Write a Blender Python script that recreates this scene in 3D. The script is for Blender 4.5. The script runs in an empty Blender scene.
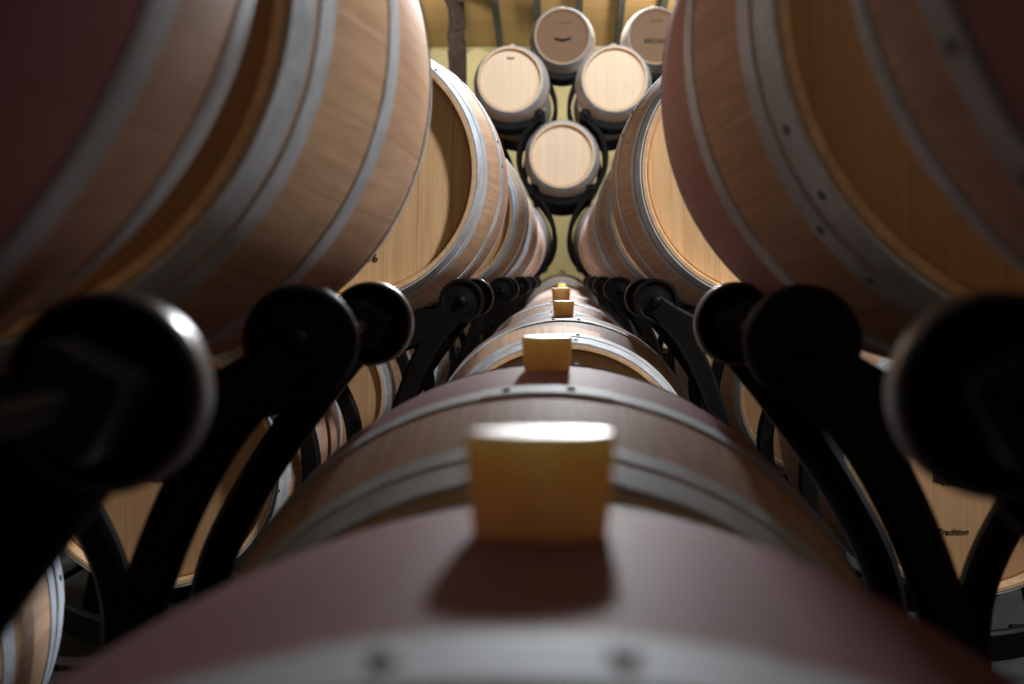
import bpy, bmesh, math, random
from mathutils import Vector, Matrix
random.seed(7)
C = bpy.context.scene.collection
PI = math.pi
CAMZ = 0.95            # camera height above the floor
F = 1350.0             # focal length in pixels of the 1024 px wide frame

# ------------------------------------------------------------------ materials
def new_mat(name):
    m = bpy.data.materials.new(name); m.use_nodes = True
    nt = m.node_tree; b = nt.nodes['Principled BSDF']
    return m, nt, b
def N(nt, t, **kw):
    n = nt.nodes.new(t)
    for k, v in kw.items(): setattr(n, k, v)
    return n
def mathn(nt, op, a, b=None, c=None):
    n = N(nt, 'ShaderNodeMath', operation=op)
    for i, v in enumerate((a, b, c)):
        if v is None: continue
        if isinstance(v, (int, float)): n.inputs[i].default_value = v
        else: nt.links.new(v, n.inputs[i])
    return n.outputs[0]
def mix(nt, fac, a, b, blend='MIX'):
    n = N(nt, 'ShaderNodeMix', data_type='RGBA', blend_type=blend)
    for k, v in ((0, fac), (6, a), (7, b)):
        if isinstance(v, (int, float)): n.inputs[k].default_value = v
        elif isinstance(v, tuple): n.inputs[k].default_value = (*v, 1) if len(v) == 3 else v
        else: nt.links.new(v, n.inputs[k])
    return n.outputs[2]
def noise(nt, vec, scale, detail=3.0, rough=.55):
    n = N(nt, 'ShaderNodeTexNoise'); n.inputs['Scale'].default_value = scale
    n.inputs['Detail'].default_value = detail; n.inputs['Roughness'].default_value = rough
    nt.links.new(vec, n.inputs['Vector']); return n.outputs['Fac']
def ramp(nt, fac, a, b, lo=0.0, hi=1.0):
    n = N(nt, 'ShaderNodeValToRGB'); e = n.color_ramp.elements
    e[0].position = lo; e[1].position = hi
    e[0].color = (*a, 1); e[1].color = (*b, 1)
    nt.links.new(fac, n.inputs[0]); return n.outputs[0]
def smooth(nt, v, lo, hi):
    n = N(nt, 'ShaderNodeMapRange', interpolation_type='SMOOTHSTEP'); nt.links.new(v, n.inputs[0])
    n.inputs[1].default_value = lo; n.inputs[2].default_value = hi; return n.outputs[0]
def mapping(nt, vec, scale, loc=None):
    n = N(nt, 'ShaderNodeMapping'); nt.links.new(vec, n.inputs['Vector'])
    n.inputs['Scale'].default_value = scale
    if loc is not None: nt.links.new(loc, n.inputs['Location'])
    return n.outputs[0]
def bump(nt, h, bsdf, strength, dist=.002):
    n = N(nt, 'ShaderNodeBump'); n.inputs['Strength'].default_value = strength
    n.inputs['Distance'].default_value = dist
    nt.links.new(h, n.inputs['Height']); nt.links.new(n.outputs[0], bsdf.inputs['Normal'])

def stave_material():
    m, nt, b = new_mat('oak_staves')
    tc = N(nt, 'ShaderNodeTexCoord').outputs['Object']
    oi = N(nt, 'ShaderNodeObjectInfo').outputs['Random']
    sp = N(nt, 'ShaderNodeSeparateXYZ'); nt.links.new(tc, sp.inputs[0])
    x, y, z = sp.outputs
    ang = mathn(nt, 'ARCTAN2', x, z)
    turn = mathn(nt, 'MULTIPLY', mathn(nt, 'ADD', ang, PI), 27 / (2 * PI))
    turn = mathn(nt, 'ADD', turn, .5)
    idx = mathn(nt, 'FLOOR', turn)
    fr = mathn(nt, 'FRACT', turn)
    edge = mathn(nt, 'MINIMUM', fr, mathn(nt, 'SUBTRACT', 1.0, fr))
    seam = mathn(nt, 'ADD', mathn(nt, 'MULTIPLY', smooth(nt, edge, 0.0, .012), .5), .5)
    wn = N(nt, 'ShaderNodeTexWhiteNoise', noise_dimensions='2D')
    cmb = N(nt, 'ShaderNodeCombineXYZ'); nt.links.new(idx, cmb.inputs[0]); nt.links.new(oi, cmb.inputs[1])
    nt.links.new(cmb.outputs[0], wn.inputs['Vector'])
    # grain runs along the stave
    cyl = N(nt, 'ShaderNodeCombineXYZ')
    nt.links.new(mathn(nt, 'MULTIPLY', ang, .35), cyl.inputs[0]); nt.links.new(mathn(nt, 'MULTIPLY', y, .05), cyl.inputs[1])
    nt.links.new(mathn(nt, 'ADD', mathn(nt, 'MULTIPLY', wn.outputs['Value'], 7.0), oi), cyl.inputs[2])
    grain = noise(nt, cyl.outputs[0], 90, 4, .6)
    blot = noise(nt, mapping(nt, tc, (3, 3, 3)), 2.2, 4, .6)
    c = ramp(nt, grain, (.40, .26, .155), (.66, .48, .33), .25, .78)
    c = mix(nt, mathn(nt, 'MULTIPLY', wn.outputs['Value'], .4), c, (.40, .25, .15))
    c = mix(nt, mathn(nt, 'MULTIPLY', smooth(nt, blot, .45, .75), .35), c, (.30, .21, .17))
    pl = N(nt, 'ShaderNodeAttribute', attribute_type='OBJECT', attribute_name='new_wood').outputs['Fac']
    c = mix(nt, mathn(nt, 'MULTIPLY', pl, .6), c, (.72, .62, .52))
    # wine stain round the bilge: paint laid on the wood between the quarter hoops
    st = N(nt, 'ShaderNodeAttribute', attribute_type='OBJECT', attribute_name='wine_stain').outputs['Fac']
    ay = mathn(nt, 'ABSOLUTE', y)
    band = mathn(nt, 'SUBTRACT', 1.0, smooth(nt, mathn(nt, 'ADD', ay, mathn(nt, 'MULTIPLY', blot, .05)), .17, .235))
    drip = mathn(nt, 'ADD', .55, mathn(nt, 'MULTIPLY', blot, .7))
    soft = mathn(nt, 'ADD', mathn(nt, 'MULTIPLY', band, .72), .28)
    sf = mathn(nt, 'MULTIPLY', mathn(nt, 'MULTIPLY', soft, drip), st)
    sf = mathn(nt, 'MINIMUM', sf, 1.0)
    wine = ramp(nt, blot, (.23, .085, .12), (.37, .175, .225), .3, .7)
    c = mix(nt, sf, c, wine)
    c = mix(nt, mathn(nt, 'SUBTRACT', 1.0, seam), c, (.10, .055, .035))
    nt.links.new(c, b.inputs['Base Color'])
    b.inputs['Roughness'].default_value = .62
    b.inputs['Specular IOR Level'].default_value = .07
    hh = mathn(nt, 'ADD', mathn(nt, 'MULTIPLY', grain, .25), seam)
    bump(nt, hh, b, .2, .001)
    return m

def head_material():
    m, nt, b = new_mat('oak_head_boards')
    tc = N(nt, 'ShaderNodeTexCoord').outputs['Object']
    oi = N(nt, 'ShaderNodeObjectInfo').outputs['Random']
    sp = N(nt, 'ShaderNodeSeparateXYZ'); nt.links.new(tc, sp.inputs[0])
    x, y, z = sp.outputs
    u = mathn(nt, 'ADD', mathn(nt, 'MULTIPLY', x, 12.5), mathn(nt, 'ADD', oi, 20.0))
    idx = mathn(nt, 'FLOOR', u); fr = mathn(nt, 'FRACT', u)
    edge = mathn(nt, 'MINIMUM', fr, mathn(nt, 'SUBTRACT', 1.0, fr))
    seam = smooth(nt, edge, 0.0, .018)
    wn = N(nt, 'ShaderNodeTexWhiteNoise', noise_dimensions='2D')
    cmb = N(nt, 'ShaderNodeCombineXYZ'); nt.links.new(idx, cmb.inputs[0]); nt.links.new(oi, cmb.inputs[1])
    nt.links.new(cmb.outputs[0], wn.inputs['Vector'])
    cyl = N(nt, 'ShaderNodeCombineXYZ')
    nt.links.new(x, cyl.inputs[0]); nt.links.new(mathn(nt, 'MULTIPLY', z, .045), cyl.inputs[1])
    nt.links.new(mathn(nt, 'ADD', mathn(nt, 'MULTIPLY', wn.outputs['Value'], 5.0), oi), cyl.inputs[2])
    grain = noise(nt, cyl.outputs[0], 85, 4, .6)
    fleck = noise(nt, mapping(nt, tc, (60, 1, 9)), 1.0, 2, .5)
    shade = N(nt, 'ShaderNodeAttribute', attribute_type='OBJECT', attribute_name='head_shade').outputs['Fac']
    c = ramp(nt, grain, (.52, .33, .165), (.74, .53, .315), .2, .8)
    c = mix(nt, mathn(nt, 'MULTIPLY', wn.outputs['Value'], .42), c, (.50, .31, .16))
    c = mix(nt, mathn(nt, 'MULTIPLY', smooth(nt, fleck, .62, .75), .22), c, (.33, .18, .08))
    pl = N(nt, 'ShaderNodeAttribute', attribute_type='OBJECT', attribute_name='new_wood').outputs['Fac']
    c = mix(nt, mathn(nt, 'MULTIPLY', pl, .5), c, (.80, .69, .55))
    c = mix(nt, shade, c, (.24, .125, .065))  # shade painted in: heads in shadow are mixed towards dark brown
    c = mix(nt, mathn(nt, 'MULTIPLY', mathn(nt, 'SUBTRACT', 1.0, seam), .6), c, (.25, .14, .07))
    nt.links.new(c, b.inputs['Base Color'])
    b.inputs['Roughness'].default_value = .55
    b.inputs['Specular IOR Level'].default_value = .3
    bump(nt, mathn(nt, 'ADD', mathn(nt, 'MULTIPLY', grain, .3), seam), b, .25, .001)
    return m

def hoop_material():
    m, nt, b = new_mat('galvanised_hoop_steel')
    tc = N(nt, 'ShaderNodeTexCoord').outputs['Object']
    n1 = noise(nt, tc, 14, 5, .7); n2 = noise(nt, tc, 70, 3, .6)
    c = ramp(nt, n1, (.32, .36, .40), (.60, .67, .76), .3, .72)
    c = mix(nt, mathn(nt, 'MULTIPLY', smooth(nt, n2, .6, .72), .35), c, (.16, .15, .15))
    nt.links.new(c, b.inputs['Base Color'])
    b.inputs['Metallic'].default_value = .3
    r = N(nt, 'ShaderNodeMapRange'); nt.links.new(n1, r.inputs[0]); r.inputs[3].default_value = .55; r.inputs[4].default_value = .8
    nt.links.new(r.outputs[0], b.inputs['Roughness'])
    bump(nt, n2, b, .1, .001)
    return m

def simple(name, col, rough=.5, metal=0.0, spec=.5, var=.25, scale=20, bmp=.1):
    m, nt, b = new_mat(name)
    tc = N(nt, 'ShaderNodeTexCoord').outputs['Object']
    n = noise(nt, tc, scale, 4, .6)
    lo = tuple(v * (1 - var) for v in col); hi = tuple(min(1, v * (1 + var)) for v in col)
    nt.links.new(ramp(nt, n, lo, hi, .3, .7), b.inputs['Base Color'])
    b.inputs['Roughness'].default_value = rough; b.inputs['Metallic'].default_value = metal
    b.inputs['Specular IOR Level'].default_value = spec
    if bmp: bump(nt, n, b, bmp, .002)
    return m, nt, b

M_STAVE = stave_material(); M_HEAD = head_material(); M_HOOP = hoop_material()
M_RIVET = simple('dark_rivet', (.05, .04, .04), .5, .6)[0]
M_CHIME = simple('oak_end_grain', (.62, .43, .26), .6, 0, .3, .2, 60)[0]
M_IRON = simple('black_painted_iron', (.004, .004, .0045), .5, 0, .13, .3, 40, .12)[0]
M_BLOCK = simple('glossy_black_iron', (.008, .008, .009), .28, 0, .5, .3, 40, .08)[0]
M_IRONRIM = simple('worn_iron_rim', (.13, .135, .15), .33, .85, .5, .25, 30, .1)[0]
M_INK = simple('branded_black', (.025, .018, .014), .7, 0, .2, .2, 60, 0)[0]
M_FAINT = simple('faded_stamp', (.22, .13, .08), .7, 0, .2, .2, 60, 0)[0]
M_BUNG, _nt, _b = simple('amber_silicone', (.95, .57, .29), .33, 0, .5, .06, 30, .02)
_b.inputs['Coat Weight'].default_value = 1.0; _b.inputs['Coat Roughness'].default_value = .33
_b.inputs['Subsurface Weight'].default_value = .9
_b.inputs['Subsurface Radius'].default_value = (.030, .020, .009)
_b.inputs['Subsurface Scale'].default_value = 4.0
M_POST = simple('old_timber', (.034, .023, .018), .85, 0, .2, .45, 12, .8)[0]
M_RAFTER = simple('grey_green_rafter', (.055, .06, .052), .7, 0, .3, .3, 6, .3)[0]

def plank_ceiling():
    m, nt, b = new_mat('ceiling_planks')
    tc = N(nt, 'ShaderNodeTexCoord').outputs['Object']
    sp = N(nt, 'ShaderNodeSeparateXYZ'); nt.links.new(tc, sp.inputs[0])
    u = mathn(nt, 'MULTIPLY', sp.outputs[1], 9.0)
    idx = mathn(nt, 'FLOOR', u); fr = mathn(nt, 'FRACT', u)
    edge = mathn(nt, 'MINIMUM', fr, mathn(nt, 'SUBTRACT', 1.0, fr))
    wn = N(nt, 'ShaderNodeTexWhiteNoise', noise_dimensions='1D'); nt.links.new(idx, wn.inputs['W'])
    g = noise(nt, mapping(nt, tc, (.6, 12, 1)), 4, 3)
    c = ramp(nt, g, (.50, .30, .11), (.64, .41, .18), .3, .7)
    c = mix(nt, mathn(nt, 'MULTIPLY', wn.outputs['Value'], .35), c, (.38, .25, .10))
    c = mix(nt, mathn(nt, 'MULTIPLY', mathn(nt, 'SUBTRACT', 1.0, smooth(nt, edge, 0, .07)), .7), c, (.15, .09, .04))
    nt.links.new(c, b.inputs['Base Color']); b.inputs['Roughness'].default_value = .6
    return m
M_CEIL = plank_ceiling()
M_WALL = simple('yellow_limewash', (.66, .58, .30), .9, 0, .1, .12, 1.2, .1)[0]
M_SIDE = simple('ochre_plaster', (.30, .25, .16), .9, 0, .1, .2, 1.5, .1)[0]
M_FLOOR = simple('cellar_concrete', (.022, .02, .018), .8, 0, .3, .35, 2.5, .2)[0]

# ------------------------------------------------------------------ mesh helpers
def mesh_from(bm, name, mats, smooth_=True):
    me = bpy.data.meshes.new(name)
    bmesh.ops.recalc_face_normals(bm, faces=bm.faces)
    bm.to_mesh(me); bm.free()
    for m in mats: me.materials.append(m)
    if smooth_:
        for p in me.polygons: p.use_smooth = True
        try: me.set_sharp_from_angle(angle=math.radians(38))
        except Exception: pass
    return me
def lathe_y(bm, prof, seg=96, a0=0.0, a1=2 * PI, mi=0, closed_prof=False):
    """prof: list of (y, r) turned round the Y axis."""
    full = abs(a1 - a0 - 2 * PI) < 1e-6
    n = seg if full else seg + 1
    rings = []
    for i in range(n):
        a = a0 + (a1 - a0) * i / seg
        rings.append([bm.verts.new((r * math.sin(a), y, r * math.cos(a))) for y, r in prof])
    m = len(prof)
    for i in range(seg):
        A, B = rings[i], rings[(i + 1) % n]
        for j in range(m if closed_prof else m - 1):
            k = (j + 1) % m
            try:
                f = bm.faces.new((A[j], A[k], B[k], B[j])); f.material_index = mi
            except ValueError: pass
    if not full and closed_prof:
        for rg in (rings[0], rings[-1]):
            f = bm.faces.new(rg); f.material_index = mi
    return rings
def disc_cap(bm, y, r, seg=96, mi=0, rings=6):
    prev = None
    c = bm.verts.new((0, y, 0)); ring = []
    for k in range(1, rings + 1):
        rr = r * k / rings
        ring = [bm.verts.new((rr * math.sin(2 * PI * i / seg), y, rr * math.cos(2 * PI * i / seg))) for i in range(seg)]
        for i in range(seg):
            if prev is None: f = bm.faces.new((c, ring[i], ring[(i + 1) % seg]))
            else: f = bm.faces.new((prev[i], ring[i], ring[(i + 1) % seg], prev[(i + 1) % seg]))
            f.material_index = mi
        prev = ring
    return ring
def link(name, me, parent=None, loc=(0, 0, 0), rot=(0, 0, 0)):
    o = bpy.data.objects.new(name, me); C.objects.link(o)
    o.location = loc; o.rotation_euler = rot
    if parent is not None: o.parent = parent
    return o
def empty(name, loc, label, cat, group=None):
    o = bpy.data.objects.new(name, None); C.objects.link(o)
    o.location = loc; o.empty_display_size = .1
    o['label'] = label; o['category'] = cat
    if group: o['group'] = group
    return o
def box(bm, x0, x1, y0, y1, z0, z1, mi=0, bev=0.0):
    vs = [bm.verts.new(p) for p in ((x0, y0, z0), (x1, y0, z0), (x1, y1, z0), (x0, y1, z0), (x0, y0, z1), (x1, y0, z1), (x1, y1, z1), (x0, y1, z1))]
    fs = [bm.faces.new([vs[i] for i in q]) for q in ((0, 3, 2, 1), (4, 5, 6, 7), (0, 1, 5, 4), (1, 2, 6, 5), (2, 3, 7, 6), (3, 0, 4, 7))]
    for f in fs: f.material_index = mi
    if bev > 0:
        es = list({e for f in fs for e in f.edges})
        bmesh.ops.bevel(bm, geom=es, offset=bev, segments=2, affect='EDGES', clamp_overlap=True)

# ------------------------------------------------------------------ barrel
HL, RB, RE, CT = .475, .35, .300, 0.0
def prof_r(t): return RB - (RB - RE) * (t / HL) ** 2

def make_staves():
    bm = bmesh.new()
    ts = [-HL + 2 * HL * i / 40 for i in range(41)]
    prof = [(-HL + .001, RE - 0.0125 - CT), (-HL, RE - 0.0115 - CT), (-HL, RE - .0035), (-HL + .003, RE)] + [(t, prof_r(t)) for t in ts[1:-1]] + \
           [(HL - .003, RE), (HL, RE - .0035), (HL, RE - 0.0115 - CT), (HL - .001, RE - 0.0125 - CT)]
    lathe_y(bm, prof, 144)
    for s in (-1, 1):          # bevelled inside of the chime down to the croze
        lathe_y(bm, [(s * (HL - .001), RE - 0.0125 - CT), (s * (HL - .012), RE - .0145 - CT), (s * (HL - .048), RE - .0145 - CT)], 144, mi=1)
    me = mesh_from(bm, 'barrel_staves', [M_STAVE, M_CHIME])
    for p in me.polygons:
        c = p.center
        if abs(c.y) > HL - .003 and math.hypot(c.x, c.z) < RE - .004: p.material_index = 1
    return me
def make_head(side):
    bm = bmesh.new()
    y = side * (HL - .036)
    ring = disc_cap(bm, y, RE - .021 - CT, 96, 0, 8)
    lathe_y(bm, [(y, RE - .021 - CT), (y - side * .004, RE - .014 - CT)], 96)
    lathe_y(bm, [(y - side * .004, RE - .014 - CT), (y - side * .02, RE - .014 - CT)], 96)
    return mesh_from(bm, 'barrel_head', [M_HEAD])
def make_hoop(t0, t1, s, rivets=True, thick=.0022):
    bm = bmesh.new()
    n = 5
    ts = [t0 + (t1 - t0) * i / n for i in range(n + 1)]
    outer = [(s * t, prof_r(t) + thick) for t in ts]
    inner = [(s * t, prof_r(t) - .001) for t in reversed(ts)]
    e = .0012
    lathe_y(bm, outer + inner, 144, closed_prof=True)
    # lapped end of the hoop, riveted
    aw = .055 / prof_r((t0 + t1) / 2)
    outer2 = [(s * t, prof_r(t) + thick * 1.45) for t in ts[0:]]
    lathe_y(bm, outer2 + [(s * t, prof_r(t) + thick - .0005) for t in reversed(ts)], 14, -aw, aw * 1.3, closed_prof=True)
    if rivets:
        tm = (t0 + t1) / 2
        for q in (-1, 1):
            a = q * .031 / prof_r(tm); r = prof_r(tm) + thick * 1.45
            ctr = Vector((r * math.sin(a), s * tm, r * math.cos(a))); nrm = Vector((math.sin(a), 0, math.cos(a)))
            tx = nrm.cross(Vector((0, 1, 0))).normalized(); ty = Vector((0, 1, 0))
            prev = None
            for rr, h in ((.0046, -.0005), (.0044, .0010), (.0030, .0020), (.0012, .0024)):
                ring = [bm.verts.new(ctr + nrm * h + (tx * math.cos(2 * PI * i / 14) + ty * math.sin(2 * PI * i / 14)) * rr) for i in range(14)]
                if prev:
                    for i in range(14):
                        f = bm.faces.new((prev[i], prev[(i + 1) % 14], ring[(i + 1) % 14], ring[i])); f.material_index = 1
                prev = ring
            f = bm.faces.new(prev); f.material_index = 1
    return mesh_from(bm, 'barrel_hoop', [M_HOOP, M_RIVET])
def make_bung():
    bm = bmesh.new()
    prof = [(-.012, .0), (-.012, .0235), (.0, .0250), (.012, .0262), (.026, .0275), (.0345, .0279), (.0372, .0275), (.0384, .0262), (.0386, .022), (.0384, .018), (.0374, .0)]
    seg = 48; rings = []
    for i in range(seg):
        a = 2 * PI * i / seg
        rings.append([bm.verts.new((r * math.cos(a), r * math.sin(a), h)) for h, r in prof[1:-1]])
    for i in range(seg):
        A, B = rings[i], rings[(i + 1) % seg]
        for j in range(len(A) - 1): bm.faces.new((A[j], A[j + 1], B[j + 1], B[j]))
    bm.faces.new([r[0] for r in rings]); bm.faces.new([r[-1] for r in rings])
    return mesh_from(bm, 'bung', [M_BUNG])
BUNG = make_bung()
KINDS = {}
for kd, re_, ct in (('cask', .300, 0.0), ('slim', .292, .008)):
    RE, CT = re_, ct
    hoops_ = []
    for s in (-1, 1):
        hoops_ += [make_hoop(.429, .4742, s, True), make_hoop(.385, .417, s, True), make_hoop(.165, .208, s, True)]
    KINDS[kd] = (make_staves(), make_head(-1), make_head(1), hoops_)
RE, CT = .300, 0.0

COUNT = [0]
def barrel(x, y, z, label, stain=.25, shade=0.0, hoops='random', bung=True, bung_scale=1.0, roll=0.0, bung_dx=0.0, swing=0.0, pitch=0.0, kind='cask', pale=0.0):
    """z relative to the camera height."""
    COUNT[0] += 1
    root = empty('wine_barrel', (x, y, z + CAMZ - RB - .0), label, 'barrel', 'oak wine barrels lying on the racks')
    root.rotation_euler = (pitch, 0, swing)
    up = (0, 0, RB)
    STAVES, HEADF, HEADB, HOOPS = KINDS[kind]
    b = link('staves', STAVES, root, up, (0, roll, 0)); b['wine_stain'] = stain; b['new_wood'] = pale
    hf = link('head', HEADF, root, up, (0, roll + random.uniform(-.05, .05), 0)); hf['head_shade'] = shade; hf['new_wood'] = pale
    hb = link('head', HEADB, root, up, (0, roll, 0)); hb['head_shade'] = shade
    for h in HOOPS:
        a = random.uniform(-.02, .02) if hoops == 'top' else random.uniform(.5, 5.8)
        link('hoop', h, root, up, (0, a, 0))
    if bung:
        k = link('bung', BUNG, root, (bung_dx, 0, RB * 2 - .001), (0, 0, 0)); k.scale = (bung_scale,) * 3
        k['label'] = 'amber silicone bung'
    root['_head'] = 0
    del root['_head']
    return root, hf

# ------------------------------------------------------------------ rack pieces
DX, DZ, DR = .262, -.300, .052     # roller centre relative to the barrel axis, disc radius
def ribbon(bm, pts, widths, y0, y1, mi=0, bev=.006):
    """flat bar in the XZ plane following pts, between y0 and y1."""
    n = len(pts); L = []; R = []
    for i in range(n):
        a = Vector(pts[max(0, i - 1)]); b = Vector(pts[min(n - 1, i + 1)])
        t = (b - a).normalized(); nr = Vector((-t.y, t.x)); w = widths[i] / 2
        p = Vector(pts[i]); L.append(p + nr * w); R.append(p - nr * w)
    rows = []
    for i in range(n):
        l, r = L[i], R[i]; d = (l - r).normalized() * min(bev, widths[i] * .3)
        sec = [(l.x - d.x, y0, l.y - d.y), (l.x, y0 + bev, l.y), (l.x, y1 - bev, l.y), (l.x - d.x, y1, l.y - d.y),
               (r.x + d.x, y1, r.y + d.y), (r.x, y1 - bev, r.y), (r.x, y0 + bev, r.y), (r.x + d.x, y0, r.y + d.y)]
        rows.append([bm.verts.new(p) for p in sec])
    for i in range(n - 1):
        for j in range(8):
            k = (j + 1) % 8
            f = bm.faces.new((rows[i][j], rows[i][k], rows[i + 1][k], rows[i + 1][j])); f.material_index = mi
    bm.faces.new(rows[0]); bm.faces.new(rows[-1])
def catmull(P, m=8):
    out = []
    Q = [P[0]] + list(P) + [P[-1]]
    for i in range(1, len(Q) - 2):
        for k in range(m):
            t = k / m
            out.append(tuple(.5 * ((2 * Q[i][c]) + (-Q[i - 1][c] + Q[i + 1][c]) * t + (2 * Q[i - 1][c] - 5 * Q[i][c] + 4 * Q[i + 1][c] - Q[i + 2][c]) * t * t + (-Q[i - 1][c] + 3 * Q[i][c] - 3 * Q[i + 1][c] + Q[i + 2][c]) * t ** 3) for c in (0, 1)))
    out.append(tuple(P[-1])); return out
HS = .228           # half spool length
_leg_cache = {}
def leg_mesh(side, upx, upz, rear):
    key = (side, rear, round(upx, 3), round(upz, 3))
    if key in _leg_cache: return _leg_cache[key]
    bm = bmesh.new()
    if rear: P = [(upx, upz - .01), (upx + .060, upz - .088), (.362, .195), (.416, .085), (.426, -.02), (.396, -.15), (.338, -.245), (DX, DZ)]
    else: P = [(upx, upz - .01), (upx + .066, upz - .085), (.350, .19), (.394, .03), (.382, -.12), (.33, -.235), (DX, DZ)]
    P = catmull([(side * a, b) for a, b in P], 7)
    n = len(P)
    W = [.043 + .012 * abs(2 * i / (n - 1) - 1) ** 3 for i in range(n)]
    ribbon(bm, P, W, -.016, .016, bev=.007)
    _leg_cache[key] = mesh_from(bm, 'curved_leg', [M_IRON]); return _leg_cache[key]
def make_saddle():
    bm = bmesh.new()
    a0 = math.atan2(DZ, -DX); a1 = math.atan2(DZ, DX); R = .405
    if a0 > a1: a0, a1 = a0 - 0, a1
    A0, A1 = -PI / 2 - (PI / 2 + math.atan2(DZ, DX)), math.atan2(DZ, DX)
    P = [(R * math.cos(A0 + (A1 - A0) * i / 24), R * math.sin(A0 + (A1 - A0) * i / 24)) for i in range(25)]
    W = [.05 + .02 * math.sin(PI * i / 24) for i in range(25)]
    ribbon(bm, P, W, -.016, .016, bev=.007)
    return mesh_from(bm, 'saddle', [M_IRON])
def make_front_disc():
    bm = bmesh.new()
    prof = [(.012, .0), (.012, DR - .004), (.008, DR), (-.008, DR), (-.013, DR - .003), (-.013, DR - .008), (-.009, DR - .012), (-.008, DR - .022), (-.011, .021), (-.012, .014), (-.020, .0125), (-.026, .009), (-.028, .004)]
    lathe_y(bm, prof[1:], 48)
    bm2 = [v for v in bm.verts if abs(v.co.y + .028) < 1e-5]
    bmesh.ops.contextual_create(bm, geom=bm2)
    bmesh.ops.contextual_create(bm, geom=[v for v in bm.verts if abs(v.co.y - .012) < 1e-5])
    return mesh_from(bm, 'roller_disc', [M_IRON])
def make_rear_disc():
    bm = bmesh.new()
    prof = [(.010, .010), (.010, DR - .003), (.006, DR), (-.014, DR), (-.0165, DR - .002), (-.0165, DR - .0045), (-.014, DR - .006), (.002, DR - .010), (.002, .010)]
    r = lathe_y(bm, prof, 56)
    bmesh.ops.contextual_create(bm, geom=[q[-1] for q in r]); bmesh.ops.contextual_create(bm, geom=[q[0] for q in r])
    me = mesh_from(bm, 'flanged_disc', [M_IRON, M_IRONRIM])
    for p in me.polygons:
        c = p.center; q = math.hypot(c.x, c.z)
        if c.y < .001 and q > DR - .0052: p.material_index = 1
    return me
def make_axle():
    bm = bmesh.new(); s = .023
    box(bm, -s, s, HS - .075, HS, -s, s, 0, .003)
    lathe_y(bm, [(-HS, .001), (-HS, .008), (HS - .07, .008), (HS - .07, .001)], 20, mi=1)
    bmesh.ops.rotate(bm, verts=bm.verts, cent=(0, 0, 0), matrix=Matrix.Rotation(math.radians(28), 3, 'Y'))
    return mesh_from(bm, 'square_axle', [M_BLOCK, M_IRON])
def make_foot(h):
    bm = bmesh.new()
    P = catmull([(0, 0), (.015, -h * .35), (.03, -h * .7), (.03, -h + .016)], 6)
    ribbon(bm, P, [.05] * len(P), -.016, .016, bev=.006)
    box(bm, -.03, .09, -.04, .04, -h, -h + .016, 0, .003)
    return mesh_from(bm, 'foot', [M_IRON])
def make_tie(length):
    bm = bmesh.new()
    for z in (-.02, .02):
        box(bm, -length / 2, length / 2, -.006, .006, z - .006, z + .006, 0, .002)
    return mesh_from(bm, 'tie_rod', [M_IRON])
def make_rail():
    bm = bmesh.new()
    box(bm, -.02, .02, -HS, HS, -.02, .02, 0, .004)
    return mesh_from(bm, 'side_rail', [M_IRON])
SADDLE = make_saddle(); FDISC = make_front_disc(); RDISC = make_rear_disc(); AXLE = make_axle(); RAIL = make_rail()
def rack(y, levels, label, p, dx=0.0):
    """levels: list of (z, [x of each slot]); legs rise from every slot to the roller of the level above."""
    root = empty('barrel_rack', (dx, y, 0), label, 'rack', 'black iron barrel racks')
    z0 = levels[0][0] + DZ + CAMZ
    foot = make_foot(z0)
    for li, (z, xs) in enumerate(levels):
        for xc in xs:
            for yy in (-HS, HS):
                link('saddle', SADDLE, root, (xc, yy, z + CAMZ))
            for s in (-1, 1):
                sp = link('roller', AXLE, root, (xc + s * DX, 0, z + DZ + CAMZ)); sp.scale = (s, 1, 1)
                link('roller_disc', FDISC, sp, (0, -HS, 0)); link('roller_disc', RDISC, sp, (0, HS, 0))
                if li == 0:
                    for yy in (-HS, HS):
                        f = link('foot', foot, root, (xc + s * DX, yy, z0)); f.scale = (s, 1, 1)
            if li + 1 < len(levels):
                dz = levels[li + 1][0] + DZ - z
                for s in (-1, 1):
                    # roller of the level above that sits over this side of the slot
                    if not any(abs((xu - s * DX) - (xc + s * (p - DX))) < .06 for xu in levels[li + 1][1]): continue
                    for yy in (-HS, HS): link('curved_leg', leg_mesh(s, p - DX, dz, yy > 0 and p > .48), root, (xc, yy, z + CAMZ))
    return root

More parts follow.
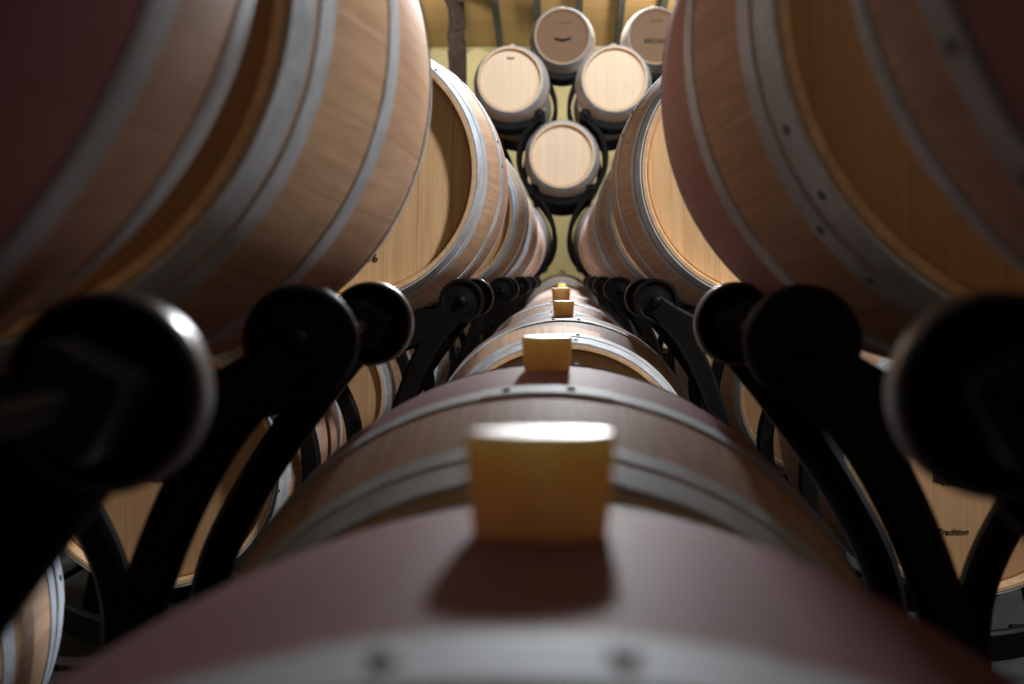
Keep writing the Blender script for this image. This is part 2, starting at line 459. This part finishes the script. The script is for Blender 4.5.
# ------------------------------------------------------------------ lay out the cellar
P = .487
ZL0, ZL1 = -.455, .24
X0 = -.010
def stamp_text(txt, size, parent, x, z, mat, shear=0.0, y=-(HL - .036) - .0012):
    cu = bpy.data.curves.new('stamp', 'FONT'); cu.body = txt; cu.size = size; cu.align_x = 'CENTER'; cu.align_y = 'CENTER'
    cu.shear = shear; cu.extrude = .0003; cu.offset = size * .022; cu.materials.append(mat)
    t = bpy.data.objects.new('stamp_outline', cu); C.objects.link(t)
    me = bpy.data.meshes.new_from_object(t); bpy.data.objects.remove(t)
    if not me.materials: me.materials.append(mat)
    o = bpy.data.objects.new('stamp', me); C.objects.link(o); o.parent = parent
    o.location = (x, y, z); o.rotation_euler = (PI / 2, 0, 0); return o
def badge(parent, x, z, w, h, mat):
    """burnt cartouche with a ragged lower edge and a light scroll left in it."""
    bm = bmesh.new(); rnd = random.Random(3); y = -(HL - .036) - .0012
    n = 40; up = []; lo = []
    for i in range(n + 1):
        u = -1 + 2 * i / n
        up.append((x + u * w / 2, z + h / 2 * (1 - .25 * u * u)))
        lo.append((x + u * w / 2, z - h / 2 * (1 - .30 * u * u) + rnd.uniform(-.003, .003)))
    ring = up + lo[::-1]
    top = [bm.verts.new((a, y, b)) for a, b in ring]
    bot = [bm.verts.new((a, y + .001, b)) for a, b in ring]
    bm.faces.new(top)
    for i in range(len(ring)):
        j = (i + 1) % len(ring); bm.faces.new((top[i], top[j], bot[j], bot[i]))
    me = mesh_from(bm, 'stamp', [mat], False)
    return link('stamp', me, parent)
def crescent(parent, x, z, w, sag, mat):
    bm = bmesh.new(); y = -(HL - .036) - .0012; n = 24; up = []; lo = []
    for i in range(n + 1):
        u = -1 + 2 * i / n; k = 1 - u * u
        up.append((x + u * w / 2, z - sag * .45 * k + .006 * abs(u)))
        lo.append((x + u * w / 2, z - sag * k - .018 + .003 * abs(u)))
    ring = up + lo[::-1]
    top = [bm.verts.new((a, y, b)) for a, b in ring]; bot = [bm.verts.new((a, y + .001, b)) for a, b in ring]
    bm.faces.new(top)
    for i in range(len(ring)):
        j = (i + 1) % len(ring); bm.faces.new((top[i], top[j], bot[j], bot[i]))
    return link('stamp', mesh_from(bm, 'stamp', [mat], False), parent)

# centre line, level 0
r, h = barrel(X0 + .001, .508, ZL0, 'wine-stained oak barrel nearest the camera, its large amber bung blurred at bottom centre', .95, hoops='top', pitch=-.068, bung_scale=1.12)
hs_ = [c for c in r.children if c.name.startswith('hoop')]
hs_[2].location.y -= .024; hs_[2].scale = (.9965, 1, .9965)
hs_[5].location.y += .055; hs_[5].scale = (.981, 1, .981)
barrel(-.0165, 1.49, ZL0, 'wine-stained oak barrel on the centre line directly behind the nearest one', .85, hoops='top')
barrel(.004, 3.54, ZL0, 'third oak barrel of the centre line, small sharp amber bung and riveted hoops', .5, hoops='top')
barrel(-.004, 5.55, ZL0, 'fourth barrel of the centre line, with a wider amber bung just above the third', .55, hoops='top', bung_scale=1.38)
barrel(.01, 7.6, ZL0, 'fifth barrel of the centre line, almost hidden behind the fourth', .5, hoops='top')
barrel(0, 9.6, ZL0, 'sixth barrel of the centre line, far back and hidden by the ones before it', .5, hoops='top')
barrel(0, 11.4, ZL0, 'seventh and last barrel of the centre line before the end stack', .5, hoops='top')

rows = [  # name of the row, y of the side barrels, y of the rack
    ('nearest', .415, .462), ('second', 1.52, 1.44), ('third', 3.58, 3.36), ('fourth', 5.62, 5.36),
    ('fifth', 7.65, 7.42), ('sixth', 9.65, 9.45), ('seventh', 11.4, 11.2)]
up_l = ['dark blurred oak barrel filling the upper left corner, beside the camera',
        'large tan oak barrel with blue-grey hoops, upper left, in front of the half-shaded head',
        'upper left barrel whose oak head is half in shadow and stamped 16',
        'upper left barrel with a bright hoop, just behind the one stamped 16',
        'upper left barrel two behind the one stamped 16, only its pink flank showing',
        'upper left barrel in the sixth row, a thin sliver of its flank showing',
        'last upper left barrel before the end stack, next to the black curved leg']
up_r = ['dark red-brown blurred barrel filling the upper right corner, beside the camera',
        'large red-brown barrel at upper right, pale chime around its shaded head',
        'upper right barrel with a warm sunlit plain head, behind the red-brown barrel',
        'upper right barrel just behind the one with the warm sunlit head',
        'upper right barrel two behind the one with the warm sunlit head, flank only',
        'upper right barrel in the sixth row, a thin sliver of its flank showing',
        'last upper right barrel before the end stack, next to the black curved leg']
st_l = [.9, .12, .30, .35, .45, .5, .5]; st_r = [.85, .72, .12, .18, .25, .3, .3]
for i, (nm, y, yr) in enumerate(rows):
    dx = -.014 if i < 2 else (-.008 if i == 2 else 0)
    ly, lx = {0: (-.025, -.004), 1: (.004, -.022)}.get(i, (0, dx)); ry, rx = {0: (-.035, -.014), 1: (.08, -.014)}.get(i, (0, dx))
    r, h = barrel(-P + lx, y + ly, ZL1, up_l[i], st_l[i], shade=.8 if i == 1 else 0)  # second-row head darkened in its colour for the shade in the gap
    if i == 2: stamp_text('16', .026, h, .056, -.200, M_INK)
    r, h = barrel(P + rx, y + ry, ZL1, up_r[i], st_r[i], shade=.45 if i == 1 else 0)  # same painted shade on the right-hand head, weaker
lo_l = {1: 'lower left barrel at the frame edge, only its blue-grey rear hoops showing',
        2: 'lower left barrel with a brown branded head behind the black rack legs',
        3: 'lower left barrel right behind the branded one, a slice of head between black legs',
        4: 'lower left barrel in the fifth row, seen through the rack legs'}
lo_r = {1: 'lower right barrel just outside the frame, beside the second rack',
        2: 'lower right barrel with a branded head reading Tradition behind the black rack legs',
        3: 'lower right barrel right behind the one reading Tradition, pale chime showing between black legs',
        4: 'lower right barrel in the fifth row, seen through the rack legs'}
for i in (1, 2, 3, 4):
    y = rows[i][1] + {1: -.14, 2: .08}.get(i, -.04)
    r, h = barrel(-2 * P + {1: -.028, 2: -.008}.get(i, 0), y, ZL0, lo_l[i], .35, shade=.6 if i == 2 else .3)  # lower heads browned to stand for shade under the upper barrels
    if i == 2: badge(h, 0, -.004, .17, .085, M_INK)
    r, h = barrel(2 * P - (.008 if i < 3 else 0), y, ZL0, lo_r[i], .4 if i < 3 else .2, shade=.5 if i == 2 else .2)  # painted shade here too, a little lighter than on the left
    if i == 2:
        badge(h, 0, -.004, .17, .085, M_INK)
        stamp_text('Tradition', .020, h, -.040, -.155, M_INK, .25)
for i in (1, 2, 3):
    for sx, sd in ((-1, 'left'), (1, 'right')):
        barrel(sx * 3 * P, rows[i][1] + .03, ZL1, 'outer %s upper barrel of the %s row, behind its neighbour on the aisle' % (sd, rows[i][0]), .4)
rk = ['black iron rack beside the camera, huge blurred roller discs at left and right',
      'black iron rack under the second row, large roller discs with square blocks',
      'black iron rack under the third row, sharp round roller discs beside the third bung',
      'black iron rack under the fourth row, small roller discs just behind the sharp ones',
      'black iron rack under the fifth row, deep in the aisle',
      'black iron rack under the sixth row, tiny discs deep in the aisle',
      'black iron rack under the seventh row, last before the end stack']
for i, (nm, y, yr) in enumerate(rows):
    slots0 = [0.0] if i == 0 else ([-2 * P, -.010, 2 * P - .030] if i == 1 else [-2 * P, 0.0, 2 * P])
    rack(yr, [(ZL0, slots0), (ZL1, [-3 * P, -P, P, 3 * P] if i in (1, 2, 3) else [-P, P])], rk[i], P, (-.008, -.011, -.008, -.004, 0, 0, 0)[i])

# stack at the end of the cellar
PS = .467
SZ = [-.36, .36, 1.07, 1.745]
YS = 12.62
lab = {(0, -1): 'barrel at the foot of the end stack, left of its centre line', (0, 0): 'barrel at the foot of the end stack on the centre line',
       (0, 1): 'barrel at the foot of the end stack, right of its centre line',
       (1, -1): 'second-level barrel of the end stack, left, behind the curved leg', (1, 1): 'second-level barrel of the end stack, right, behind the curved leg',
       (2, 0): 'cream-headed barrel alone in the middle of the end stack, lowest of its bright heads',
       (2, -2): 'third-level barrel of the end stack hidden on the left', (2, 2): 'third-level barrel of the end stack hidden on the right',
       (3, -1): 'cream-headed barrel of the end stack, upper left beside the timber post', (3, 1): 'cream-headed barrel of the end stack, upper right, over the curved leg'}
for (lv, k), tx in lab.items():
    x = PS * 2 * k if lv == 0 else PS * k
    r, h = barrel(x, YS, SZ[lv], tx, .12, hoops='top', kind='slim', pale=1.0)
    if (lv, k) == (3, -1):
        crescent(h, 0, .20, .07, .004, M_FAINT)
rack(YS - .12, [(SZ[0], [-2 * PS, 0, 2 * PS]), (SZ[1], [-PS, PS]), (SZ[2], [-2 * PS, 0, 2 * PS]), (SZ[3], [-PS, PS])],
     'tall black iron rack holding the front of the end stack', PS)
YB = 14.65
SB = [-.34, .37, 1.08, 1.78, 2.48]
barrel(-PS, YB, SB[3], 'barrel behind the upper left cream head, only its lower flank showing', .1, kind='slim', pale=1.0)
barrel(PS, YB, SB[3], 'barrel behind the upper right cream head, only its lower flank showing', .1, kind='slim', pale=1.0)
barrel(3 * PS, YB, SB[3], 'back-row barrel of the end stack hidden at the right', .1, kind='slim', pale=1.0)
r, h = barrel(0, YB, SB[4], 'topmost barrel of the end stack, shaded head with a curved brand mark', .05, shade=.9, hoops='top', kind='slim', pale=1.0)  # head is in shadow; that shade is put into its wood colour
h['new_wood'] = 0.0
crescent(h, .0, -.01, .18, .028, M_INK)
crescent(h, .03, .16, .12, .004, M_FAINT).scale = (1, 1, .95)
r, h = barrel(.97, YB, SB[4] - .005, 'top barrel of the end stack at right, shaded head lettered BERONIA', .05, shade=.8, hoops='top', kind='slim', pale=1.0)  # shadow on this head is painted into the wood as well
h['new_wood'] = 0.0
stamp_text('BERONIA', .070, h, -.005, -.050, M_INK).scale = (.8, 1, 1)
crescent(h, 0, .17, .12, .004, M_FAINT)
for lv, ks in ((0, (-2, 0, 2)), (1, (-1, 1)), (2, (-2, 0, 2))):
    for kx in ks:
        barrel(PS * kx, YB, SB[lv], 'back row of the end stack, %s level, %s, hidden by the barrel in front' %
               (('bottom', 'second', 'third')[lv], {-2: 'far left', -1: 'left', 0: 'middle', 1: 'right', 2: 'far right'}[kx]), .12, kind='slim', pale=1.0)
rack(YB - .12, [(SB[0], [-2 * PS, 0, 2 * PS]), (SB[1], [-PS, PS]), (SB[2], [-2 * PS, 0, 2 * PS]), (SB[3], [-PS, PS, 3 * PS]), (SB[4], [0, .97])],
     'tall black iron rack holding the back of the end stack', PS)

# ------------------------------------------------------------------ the room
def struct(name, bm, mats, smooth_=False):
    o = link(name, mesh_from(bm, name, mats, smooth_)); o['kind'] = 'structure'; return o
XW = 6.5; Y0, Y1 = -3.0, 20.0
bm = bmesh.new(); box(bm, -XW, XW, Y0, Y1, -.1, 0); struct('floor', bm, [M_FLOOR])
ZW = 3.35 + CAMZ; SL = .2035
bm = bmesh.new(); box(bm, -XW, XW, Y1, Y1 + .3, 0, ZW + .1); struct('wall_back', bm, [M_WALL])
ztop = ZW + SL * (Y1 - Y0)
bm = bmesh.new(); box(bm, -XW - .3, -XW, Y0, Y1, 0, ztop + .1); struct('wall_left', bm, [M_SIDE])
bm = bmesh.new(); box(bm, XW, XW + .3, Y0, Y1, 0, ztop + .1); struct('wall_right', bm, [M_SIDE])
bm = bmesh.new(); box(bm, -XW, XW, Y0 - .3, Y0, 0, ztop + .1); struct('wall_front', bm, [M_SIDE])
bm = bmesh.new()
vs = [bm.verts.new(p) for p in ((-XW, Y1 + .3, ZW - .3 * SL), (XW, Y1 + .3, ZW - .3 * SL), (XW, Y0, ztop), (-XW, Y0, ztop),
                                (-XW, Y1 + .3, ZW - .3 * SL + .08), (XW, Y1 + .3, ZW - .3 * SL + .08), (XW, Y0, ztop + .08), (-XW, Y0, ztop + .08))]
for q in ((0, 1, 2, 3), (4, 5, 6, 7), (0, 1, 5, 4), (1, 2, 6, 5), (2, 3, 7, 6), (3, 0, 4, 7)): bm.faces.new([vs[i] for i in q])
struct('ceiling', bm, [M_CEIL])
k = 1350 / 20.0
for n in range(-9, 12):
    x = -61 / k + .565 * n
    if abs(x) > XW - .1: continue
    bm = bmesh.new(); w = .045; h = .12
    vs = [bm.verts.new(p) for p in ((x - w, Y1, ZW), (x + w, Y1, ZW), (x + w, Y0, ztop), (x - w, Y0, ztop),
                                    (x - w, Y1, ZW - h), (x + w, Y1, ZW - h), (x + w, Y0, ztop - h), (x - w, Y0, ztop - h))]
    for q in ((0, 1, 2, 3), (4, 5, 6, 7), (0, 1, 5, 4), (1, 2, 6, 5), (2, 3, 7, 6), (3, 0, 4, 7)): bm.faces.new([vs[i] for i in q])
    struct('trim_%d' % (n + 10), bm, [M_RAFTER])
# old timber post with a bracket
post = empty('timber_post', (-1.40, 18.0, 0), 'rough dark timber post standing before the yellow wall, left of the end stack', 'post')
bm = bmesh.new(); rnd = random.Random(5)
zc = ZW + SL * 2.0 - .16
prev = None; n = 40
for i in range(n + 1):
    z = zc * i / n; sx = .095 + .02 * rnd.random(); sy = .09; ox = rnd.uniform(-.012, .012)
    ring = [bm.verts.new((ox + a * sx + rnd.uniform(-.008, .008), b * sy, z)) for a, b in ((-1, -1), (0, -1.1), (1, -1), (1.05, 0), (1, 1), (0, 1.1), (-1, 1), (-1.05, 0))]
    if prev:
        for j in range(8): bm.faces.new((prev[j], prev[(j + 1) % 8], ring[(j + 1) % 8], ring[j]))
    else: bm.faces.new(ring)
    prev = ring
bm.faces.new(prev)
link('shaft', mesh_from(bm, 'shaft', [M_POST]), post)
bm = bmesh.new()
zb = CAMZ + 258 / 75.0
pts = [(-.16, zb + .55), (-.09, zb + .22), (.03, zb - .03), (.05, zb - .22)]
ribbon(bm, catmull(pts, 5), [.16] * 16, -.17, -.09, bev=.01)
link('brace', mesh_from(bm, 'brace', [M_POST]), post)
bm = bmesh.new(); box(bm, -.02, .14, -.14, -.08, CAMZ + 2.35, CAMZ + 2.9, 0, .01)
link('splice_block', mesh_from(bm, 'splice_block', [M_POST]), post)

# ------------------------------------------------------------------ light
def area(name, loc, target, size, power, col, sy=None):
    l = bpy.data.lights.new(name, 'AREA'); l.energy = power; l.color = col; l.size = size
    if sy: l.shape = 'RECTANGLE'; l.size_y = sy
    o = bpy.data.objects.new(name, l); C.objects.link(o); o.location = loc
    o.rotation_euler = (Vector(target) - Vector(loc)).to_track_quat('-Z', 'Y').to_euler(); return o
Z = CAMZ
def spot(name, loc, target, power, col, ang, blend=1.0, rad=.12):
    l = bpy.data.lights.new(name, 'SPOT'); l.energy = power; l.color = col; l.spot_size = math.radians(ang)
    l.spot_blend = blend; l.shadow_soft_size = rad
    o = bpy.data.objects.new(name, l); C.objects.link(o); o.location = loc
    o.rotation_euler = (Vector(target) - Vector(loc)).to_track_quat('-Z', 'Y').to_euler(); return o
spot('spot_lamp', (1.85, 1.85, Z + 2.2), (-.3, 2.7, Z + .15), 520, (1, .95, .9), 90)
area('area_light', (.30, 10.9, Z + 2.75), (0, 4, Z - .1), .35, 420, (.95, .97, 1))
area('area_light', (.6, 9.2, Z + 3.6), (0, 12.8, Z + 1.3), .5, 145, (.96, .98, 1))
spot('spot_lamp', (.5, 14.9, Z + 4.25), (.5, 14.8, Z), 700, (.95, .97, 1), 75, .5)
area('area_light', (1.75, 16.8, Z + 3.0), (-.2, 19.4, Z + 3.6), .5, 90, (1, .95, .85))  # unseen fill light, added to brighten the far ceiling
area('area_light', (-2.6, 16.8, Z + 3.0), (-.8, 19.4, Z + 3.6), .5, 50, (1, .95, .85))  # second added fill for the ceiling, out of view on the left
area('window_light', (6.3, 5.5, Z + 3.0), (-.5, 4.5, Z + .5), 2.0, 600, (.74, .85, 1), 2.0)
w = bpy.data.worlds.new('World'); bpy.context.scene.world = w; w.use_nodes = True
w.node_tree.nodes['Background'].inputs[0].default_value = (.5, .6, .8, 1)
w.node_tree.nodes['Background'].inputs[1].default_value = .02

# ------------------------------------------------------------------ camera
cam = bpy.data.cameras.new('Camera'); co = bpy.data.objects.new('Camera', cam); C.objects.link(co)
cam.sensor_width = 36; cam.lens = 36 * F / 1024
co.location = (0, 0, CAMZ)
co.rotation_euler = (PI / 2 - math.atan(67 / F), 0, math.atan(50 / F))
cam.clip_start = .01
cam.dof.use_dof = True; cam.dof.focus_distance = 3.1; cam.dof.aperture_fstop = 5.4
sc = bpy.context.scene; sc.camera = co
sc.view_settings.view_transform = 'Standard'; sc.view_settings.look = 'None'
sc.view_settings.gamma = 1; sc.view_settings.use_curve_mapping = False
sc.view_settings.exposure = 0
